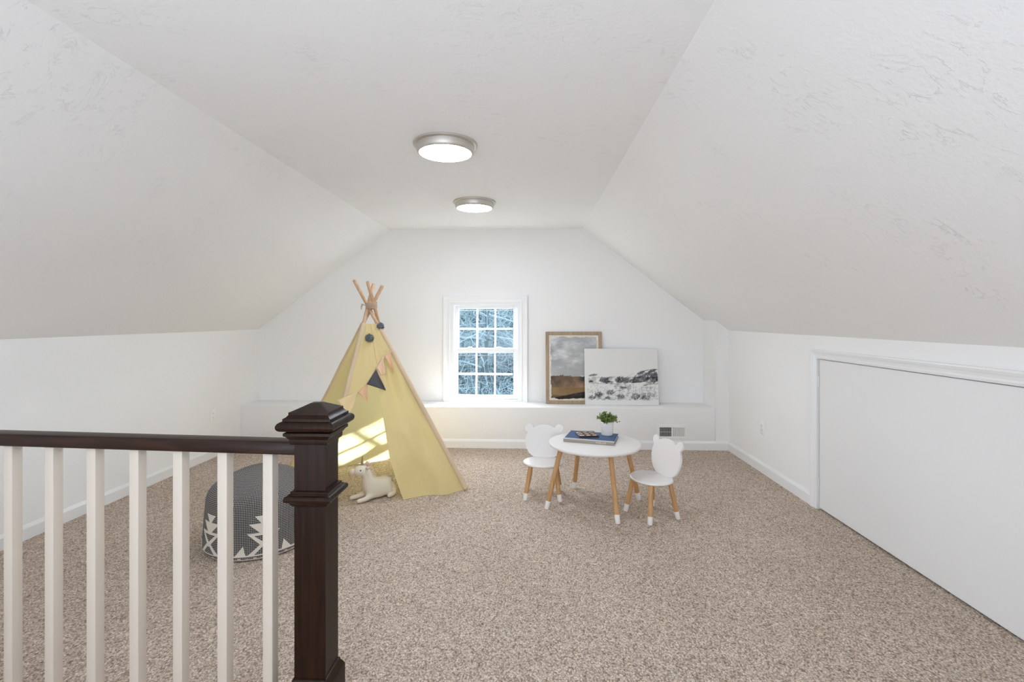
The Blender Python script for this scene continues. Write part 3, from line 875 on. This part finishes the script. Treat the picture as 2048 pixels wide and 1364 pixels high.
# ------------------------------------------------------------------ pictures leaning on the ledge
def fbm(h, w, base, octs=5, pers=.55, seed=0, ax=1.0):
    g = np.random.default_rng(seed); out = np.zeros((h, w)); amp = 1.0; tot = 0
    for o in range(octs):
        n = base * 2 ** o; ny, nx = max(2, int(n)), max(2, int(n * w / h * ax))
        a = g.random((ny + 1, nx + 1))
        yy = np.linspace(0, ny - 1e-6, h); xx = np.linspace(0, nx - 1e-6, w)
        y0 = yy.astype(int); x0 = xx.astype(int); fy = (yy - y0)[:, None]; fx = (xx - x0)[None, :]
        fy = fy * fy * (3 - 2 * fy); fx = fx * fx * (3 - 2 * fx)
        v = (a[y0][:, x0] * (1 - fy) * (1 - fx) + a[y0 + 1][:, x0] * fy * (1 - fx) + a[y0][:, x0 + 1] * (1 - fy) * fx + a[y0 + 1][:, x0 + 1] * fy * fx)
        out += amp * v; tot += amp; amp *= pers
    return out / tot
def s2l(c): c = np.asarray(c, float) / 255.0; return np.where(c <= .04045, c / 12.92, ((c + .055) / 1.055) ** 2.4)
def picture_grid(name, img, w, h, y, m, parent, label=None):
    """img: rows from the top, sRGB 0..255; lies in the local x-z plane facing -y"""
    H, W = img.shape[:2]
    xs = np.linspace(-w / 2, w / 2, W); zs = np.linspace(h, 0, H)
    X, Z = np.meshgrid(xs, zs)
    co = np.stack([X.ravel(), np.full(X.size, y), Z.ravel()], 1)
    idx = np.arange(H * W).reshape(H, W)
    fa = np.stack([idx[1:, :-1].ravel(), idx[1:, 1:].ravel(), idx[:-1, 1:].ravel(), idx[:-1, :-1].ravel()], 1)
    me = bpy.data.meshes.new(name); me.from_pydata(co.tolist(), [], fa.tolist())
    ca = me.color_attributes.new('Col', 'FLOAT_COLOR', 'POINT')
    lin = np.concatenate([s2l(img.reshape(-1, 3)), np.ones((H * W, 1))], 1)
    ca.data.foreach_set('color', lin.astype(np.float32).ravel())
    me.materials.append(m)
    o = bpy.data.objects.new(name, me); COL.objects.link(o); o.parent = parent
    if label: o['label'] = label
    return o

# framed landscape
pw, ph = .585, .745
p1 = thing('framed_landscape', 'oak-framed landscape painting of autumn field leaning on the ledge, partly behind the canvas', 'picture', (.456, 5.004, ZL + .001))
p1.rotation_euler = (math.radians(-7.4), 0, 0)
fw = .034
bm = new()
for x in (-1, 1): box(bm, (x * (pw / 2 - fw / 2), 0, ph / 2), (fw, .024, ph), bev=.002)
for z in (fw / 2, ph - fw / 2): box(bm, (0, 0, z), (pw - 2 * fw, .024, fw), bev=.002)
obj('frame', bm, OAKFRAME, p1)
bm = new(); box2(bm, (-pw / 2 + .01, .004, .01), (pw / 2 - .01, .011, ph - .01)); obj('backing_board', bm, PAPER, p1)
Hh, Ww = 190, 144
iw, ih = pw - 2 * fw + .004, ph - 2 * fw + .004
yy, xx = np.mgrid[0:Hh, 0:Ww]; v = yy / (Hh - 1); u = xx / (Ww - 1)
cl = fbm(Hh, Ww, 3, 6, .55, 4, .6); cl2 = fbm(Hh, Ww, 6, 5, .6, 9, .5); tx = fbm(Hh, Ww, 30, 3, .6, 12)
img = np.zeros((Hh, Ww, 3))
sky = np.array([166, 168, 168.]) + (cl[..., None] - .5) * np.array([74, 70, 64.]) + (v[..., None] - .3) * np.array([22, 20, 16.])
sky += (np.clip(cl2 - .55, 0, 1) * 220)[..., None]
img[:] = sky
hz = .655 + .02 * (fbm(1, Ww, 1, 4, .6, 3, 8)[0] - .5)[None, :] - .018 * np.exp(-((u - .28) / .16) ** 2)
trees = (v > hz - .02 + .035 * (fbm(Hh, Ww, 20, 3, .6, 31) - .5) * 1.1)
tc = np.array([92, 78, 66.]) + (fbm(Hh, Ww, 9, 4, .6, 6)[..., None] - .5) * np.array([120, 84, 60.]) + np.clip(v[..., None] - .68, 0, 1) * np.array([330, 240, 165.])
img[trees] = tc[trees]
field = v > .80 + .02 * (fbm(Hh, Ww, 3, 3, .5, 17) - .5)
fc = np.array([132, 108, 74.]) + (cl2[..., None] - .5) * np.array([60, 50, 34.])
img[field] = fc[field]
pathd = (v > .855) & (v > .985 - .16 * u - .02 * cl)
img[pathd] = (np.array([62, 54, 50.]) + (tx[..., None] - .5) * 60)[pathd]
dk = v > .925; img[dk] = img[dk] * .72
edge = np.minimum.reduce([u * iw, (1 - u) * iw, v * ih, (1 - v) * ih]) - .022 - .018 * (fbm(Hh, Ww, 14, 4, .65, 40) - .5) * 2
torn = edge < 0
img[torn] = (np.array([222, 214, 200.]) + (tx[..., None] - .5) * 26)[torn]
picture_grid('painting', np.clip(img, 0, 255), iw, ih, -.0035, PAINTING, p1, 'moody landscape with grey sky and torn paper border').location = (0, 0, fw - .002)

# ink dunes canvas
cw, chh, cdp = .742, .572, .036
p2 = thing('dune_canvas', 'white canvas with black ink drawing of dunes leaning in front of framed painting', 'picture', (.934, 4.945, ZL + .001))
p2.rotation_euler = (math.radians(-7.0), 0, 0)
bm = new(); box2(bm, (-cw / 2, 0, 0), (cw / 2, cdp, chh), bev=.003, seg=2); obj('stretcher', bm, CANVASEDGE, p2)
Hh, Ww = 230, 300
ink = np.zeros((Hh, Ww))
def stroke(x0, y0, x1, y1, w=.7, d=.8, bend=0.0):
    n = int(max(abs(x1 - x0) * Ww, abs(y1 - y0) * Hh) * 1.6) + 2
    t = np.linspace(0, 1, n)
    px = (x0 + (x1 - x0) * t - (y1 - y0) * bend * np.sin(PI * t)) * Ww; py = (y0 + (y1 - y0) * t + (x1 - x0) * bend * np.sin(PI * t)) * Hh
    for a, b, tt in zip(px, py, t):
        ia, ib = int(a), int(b); ww = w * (1 - .6 * abs(2 * tt - 1))
        for j in range(ib - 1, ib + 3):
            for i in range(ia - 1, ia + 3):
                if 0 <= j < Hh and 0 <= i < Ww:
                    k = d * max(0, 1 - math.hypot(i + .5 - a, j + .5 - b) / (ww + .5))
                    if k > ink[j, i]: ink[j, i] = k
r2 = random.Random(77)
def U(a, b): return r2.uniform(a, b)
def shrub(cx, cy, rx, ry, n, d=.95):
    tilt = .42 if cx > .64 and cy < .57 else (.12 if cy < .63 else 0)
    for _ in range(n):
        a = U(0, 2 * PI); q = math.sqrt(U(0, 1)); x = cx + rx * q * math.cos(a); y = cy + ry * q * math.sin(a) - tilt * (x - cx)
        l = U(.012, .04); g = U(-1.9, -.4) if ry > .025 else U(-.6, .1); stroke(x, y, x + l * math.cos(g), y + l * math.sin(g) * 1.2, U(.6, 1.25), U(.7, max(.75, d)), U(-.2, .2))
def line(pts, n=2, w=.6, d=.7, j=.006):
    for _ in range(n):
        for (a, b), (c, e) in zip(pts, pts[1:]):
            stroke(a + U(-j, j), b + U(-j, j), c + U(-j, j), e + U(-j, j), w, U(.4, d), U(-.08, .08))
shrub(.10, .475, .045, .010, 26); line([(.04, .485), (.16, .47)], 3)
shrub(.25, .575, .062, .040, 130); shrub(.06, .59, .025, .012, 26); shrub(.28, .53, .04, .012, 20, .7)
line([(.05, .575), (.18, .62), (.34, .615)], 2); line([(.16, .52), (.30, .52), (.42, .50)], 2, .5, .5)
shrub(.48, .57, .068, .050, 170); shrub(.56, .545, .03, .02, 40, .8); line([(.34, .62), (.52, .63), (.62, .60), (.70, .60)], 3)
line([(.62, .575), (.66, .52), (.72, .45), (.80, .40), (.90, .37), (.99, .365)], 4, .8, .9)
shrub(.74, .545, .075, .055, 210); shrub(.76, .43, .045, .02, 60); shrub(.84, .455, .04, .02, 60, .9); shrub(.91, .395, .055, .015, 60)
for q in ((.31, .60, .06, .012, 40), (.54, .585, .06, .024, 60), (.66, .580, .06, .028, 70), (.72, .592, .10, .010, 60), (.80, .515, .045, .035, 40), (.885, .50, .04, .045, 50), (.87, .425, .09, .010, 40)):
    shrub(*q)
shrub(.945, .53, .052, .088, 330); shrub(.83, .555, .04, .03, 80)
line([(.60, .60), (.72, .60), (.80, .575), (.90, .60)], 3, .7, .8); line([(.80, .655), (.86, .63), (.99, .62)], 3, .6, .7)
line([(.30, .50), (.40, .53), (.55, .51), (.62, .47), (.68, .44)], 1, .4, .4)
for _ in range(420):
    x, y = U(.04, .98), U(.66, .92); g = U(-2.2, -.9) if r2.random() < .7 else U(-.4, .3); l = U(.015, .05)
    if y < .74 and r2.random() < .55: continue
    stroke(x, y, x + l * math.cos(g), y + l * math.sin(g), .45, U(.25, .6), U(-.25, .25))
for cx, cy, rx, ry, n in ((.18, .83, .05, .04, 60), (.34, .79, .055, .04, 70), (.29, .88, .03, .02, 34), (.48, .87, .05, .04, 60), (.68, .86, .06, .05, 70), (.09, .88, .04, .03, 36), (.50, .70, .05, .02, 30), (.80, .88, .07, .03, 34)):
    shrub(cx, cy, rx, ry, n, .9)
for k in range(9): line([(.76 + U(-.03, .03), .69 + .02 * k), (.97, .68 + .022 * k + U(-.01, .01))], 1, .4, .4)
wash = np.clip((fbm(Hh, Ww, 12, 4, .6, 88) - .52) * 2.0, 0, .25)
yy, xx = np.mgrid[0:Hh, 0:Ww]; v = yy / (Hh - 1); u = xx / (Ww - 1)
ink = np.clip(ink + wash * ((v > .5) & (v < .92)) * .8, 0, 1)
ink *= (v < .935) * (v > .33) * (u > .03)
img = np.array([226, 226, 224.]) * (1 - ink[..., None]) + np.array([30, 31, 36.]) * ink[..., None]
picture_grid('ink_drawing', img, cw - .006, chh - .006, -.0006, INK, p2, 'black ink drawing of grassy dunes').location = (0, 0, .003)

# ------------------------------------------------------------------ vent, sockets
vt = thing('floor_register', 'white metal air vent set low in the ledge wall above the baseboard', 'vent', (1.388, YF, .109))
vw, vh = .288, .137; gx0, gx1, gz0, gz1 = -.120, .124, .021, .110
bm = new()
for a, b in (((-vw / 2, 0), (gx0, vh)), ((gx1, 0), (vw / 2, vh)), ((gx0, 0), (gx1, gz0)), ((gx0, gz1), (gx1, vh))):
    box2(bm, (a[0], -.006, a[1]), (b[0], 0, b[1]), bev=.0015)
box2(bm, (-.004, -.005, gz0), (.006, 0, gz1)); obj('face_plate', bm, PLASTIC, vt)
bm = new(); box2(bm, (gx0, -.0005, gz0), (gx1, -.0001, gz1)); obj('duct_shade_sheet', bm, DUCTSHADE, vt, label='dark sheet for the shade inside the duct')  # flat dark sheet paints the shade behind the louvers
for bank in (0, 1):
    x0, x1 = (gx0, -.004) if bank == 0 else (.006, gx1)
    f0 = None
    for k in range(11):
        x = x0 + (x1 - x0) * (k + .5) / 11
        if f0 is None:
            bm = new(); wd = .0016 if bank == 0 else .0085
            box(bm, (0, -.0028, (gz0 + gz1) / 2), (wd, .0012, gz1 - gz0), rot=Matrix.Rotation(.0 if bank == 0 else math.radians(16), 4, 'Z'))
            f0 = obj('louver', bm, PLASTIC, vt); o = f0
        else: o = f0.copy(); COL.objects.link(o)
        o.location = (x, 0, 0)
bm = new(); box2(bm, (gx0, -.0030, .0640), (-.004, -.0020, .0662)); obj('cross_bar', bm, PLASTIC, vt)
bm = new(); box2(bm, (gx0 - .012, -.009, .060), (gx0 - .008, -.005, .070)); obj('lever', bm, PLASTIC, vt)

def socket(loc, rz, label, kind):
    o = thing('wall_outlet', label, 'outlet', loc, rz, 'outlets low on the knee walls')
    bm = new(); box2(bm, (-.035, -.006, -.057), (.035, 0, .057), bev=.003, seg=2); obj('cover_plate', bm, PLASTIC, o)
    for z in (-.020, .020):
        bm = new(); prism(bm, [(.0165 * math.cos(a) , z + .0145 * math.sin(a)) for a in [2 * PI * k / 20 for k in range(20)]], lambda x, q: Vector((x, -.0075, q)), lambda x, q: Vector((x, -.004, q)))
        rc = obj('receptacle', bm, PLASTIC, o)
        bm = new()
        for x in (-.006, .006): box(bm, (x, -.0075, z + .003), (.002, .0008, .007))
        box(bm, (0, -.0075, z - .007), (.004, .0008, .004)); obj('slots', bm, SLOT, rc)
    return o
socket((XL, 4.36, .388), PI / 2, 'white wall outlet low on the left knee wall near the back corner', 0)
socket((XR, 4.112, .372), -PI / 2, 'white wall outlet low on the right knee wall beside the attic door', 1)

# ------------------------------------------------------------------ outside the window: a bare winter wood on a rising slope
bm = new()
def slope(u, v):
    x = -30 + 60 * u; y = 5.6 + 40 * v
    z = -3.0 + 5.4 * max(0, min(1, (y - 7) / 26)) ** 1.0 * math.exp(-((x + 4) / 17) ** 2) + .35 * mnoise.noise((x * .3, y * .3, 0)) + .12 * mnoise.noise((x * 1.3, y * 1.3, 4))
    return Vector((x, y, z))
grid(bm, 80, 60, slope)
g = struct('ground_outside', bm, LITTER, smooth=180)
def gz(x, y):
    return -3.0 + 5.4 * max(0, min(1, (y - 7) / 26)) * math.exp(-((x + 4) / 17) ** 2) + .35 * mnoise.noise((x * .3, y * .3, 0)) + .12 * mnoise.noise((x * 1.3, y * 1.3, 4))
def grow(bm, rr, p, d, L, r, depth, spread):
    pts = [p]; rs = [r]; q = p.copy(); dd = d.copy(); n = 3 if depth else 4
    for k in range(n):
        dd = (dd + Vector((rr.gauss(0, spread * .35), rr.gauss(0, spread * .35), rr.gauss(.03, spread * .22)))).normalized()
        q = q + dd * L / n; pts.append(q.copy()); rs.append(r * (1 - .6 * (k + 1) / n))
    tube(bm, pts, rs, 4 if depth < 2 else 5, cap=False)
    if depth == 0: return
    for k in range(rr.choice((4, 5, 6)) if depth > 1 else rr.choice((4, 5))):
        t = rr.uniform(.25, 1.0); i = min(n - 1, int(t * n)); b = pts[i].lerp(pts[i + 1], t * n - i)
        sd = Vector((rr.gauss(0, 1), rr.gauss(0, 1), rr.gauss(.25, .6))).normalized()
        nd = (dd * .55 + sd * spread).normalized()
        grow(bm, rr, b, nd, L * rr.uniform(.42, .68), max(.0055, r * rr.uniform(.34, .5)), depth - 1, spread)
def bare_tree(x, y, h, r, seed, depth, label, name='bare_tree', stems=1, spread=.8):
    rr = random.Random(seed); z = gz(x, y) - .05
    t = thing(name, label, 'tree' if name == 'bare_tree' else 'shrub', (x, y, z), 0, 'bare winter growth outside the window')
    bm = new(); bm2 = new()
    for s in range(stems):
        p = Vector((rr.gauss(0, .12), rr.gauss(0, .12), 0)) if stems > 1 else Vector((0, 0, 0))
        d = Vector((rr.gauss(0, .3), rr.gauss(0, .3), 1)).normalized() if stems > 1 else Vector((rr.gauss(0, .05), rr.gauss(0, .05), 1)).normalized()
        pts = [p + d * h * k / 6 + Vector((rr.gauss(0, .05), rr.gauss(0, .05), 0)) * (k > 0) for k in range(7)]
        tube(bm, pts, [r * (1 - .13 * k) for k in range(7)], 8)
        for k in range(26 if stems == 1 else 11):
            tt = rr.uniform(.22, 1.0); i = min(5, int(tt * 6)); b = pts[i].lerp(pts[i + 1], tt * 6 - i)
            a = rr.uniform(0, 2 * PI)
            grow(bm2, rr, b, Vector((math.cos(a), math.sin(a), rr.uniform(-.15, .7))).normalized(), h * rr.uniform(.18, .34), r * .32 * (1.2 - tt * .6), depth, spread)
    obj('trunk', bm, BARK, t); obj('twigs', bm2, TWIG, t, smooth=0, kind='stuff')
    return t
TL = 'bare grey winter tree with tangled twigs in the wood outside the window'
for i, (x, y, h, r) in enumerate(((-1.05, 9.2, 5.4, .085), (-2.3, 11.2, 6.5, .11), (-.6, 12.6, 6.6, .10), (-1.7, 14.0, 7.0, .12), (-3.2, 15.5, 7.2, .12), (-.9, 16.8, 7.0, .12), (-2.3, 18.5, 7.5, .13))):
    bare_tree(x, y, h, r, 100 + i, 2, TL)
SL = 'leafless many-stemmed shrub in the wood outside the window'
for i, (x, y, h) in enumerate(((-.75, 8.3, 3.2), (-1.35, 8.6, 3.0), (-1.0, 10.4, 3.4), (-1.9, 10.0, 3.2), (-.45, 10.6, 3.4), (-1.5, 12.2, 3.6))):
    bare_tree(x, y, h, .022, 200 + i, 2, SL, 'bare_shrub', stems=4, spread=1.0)
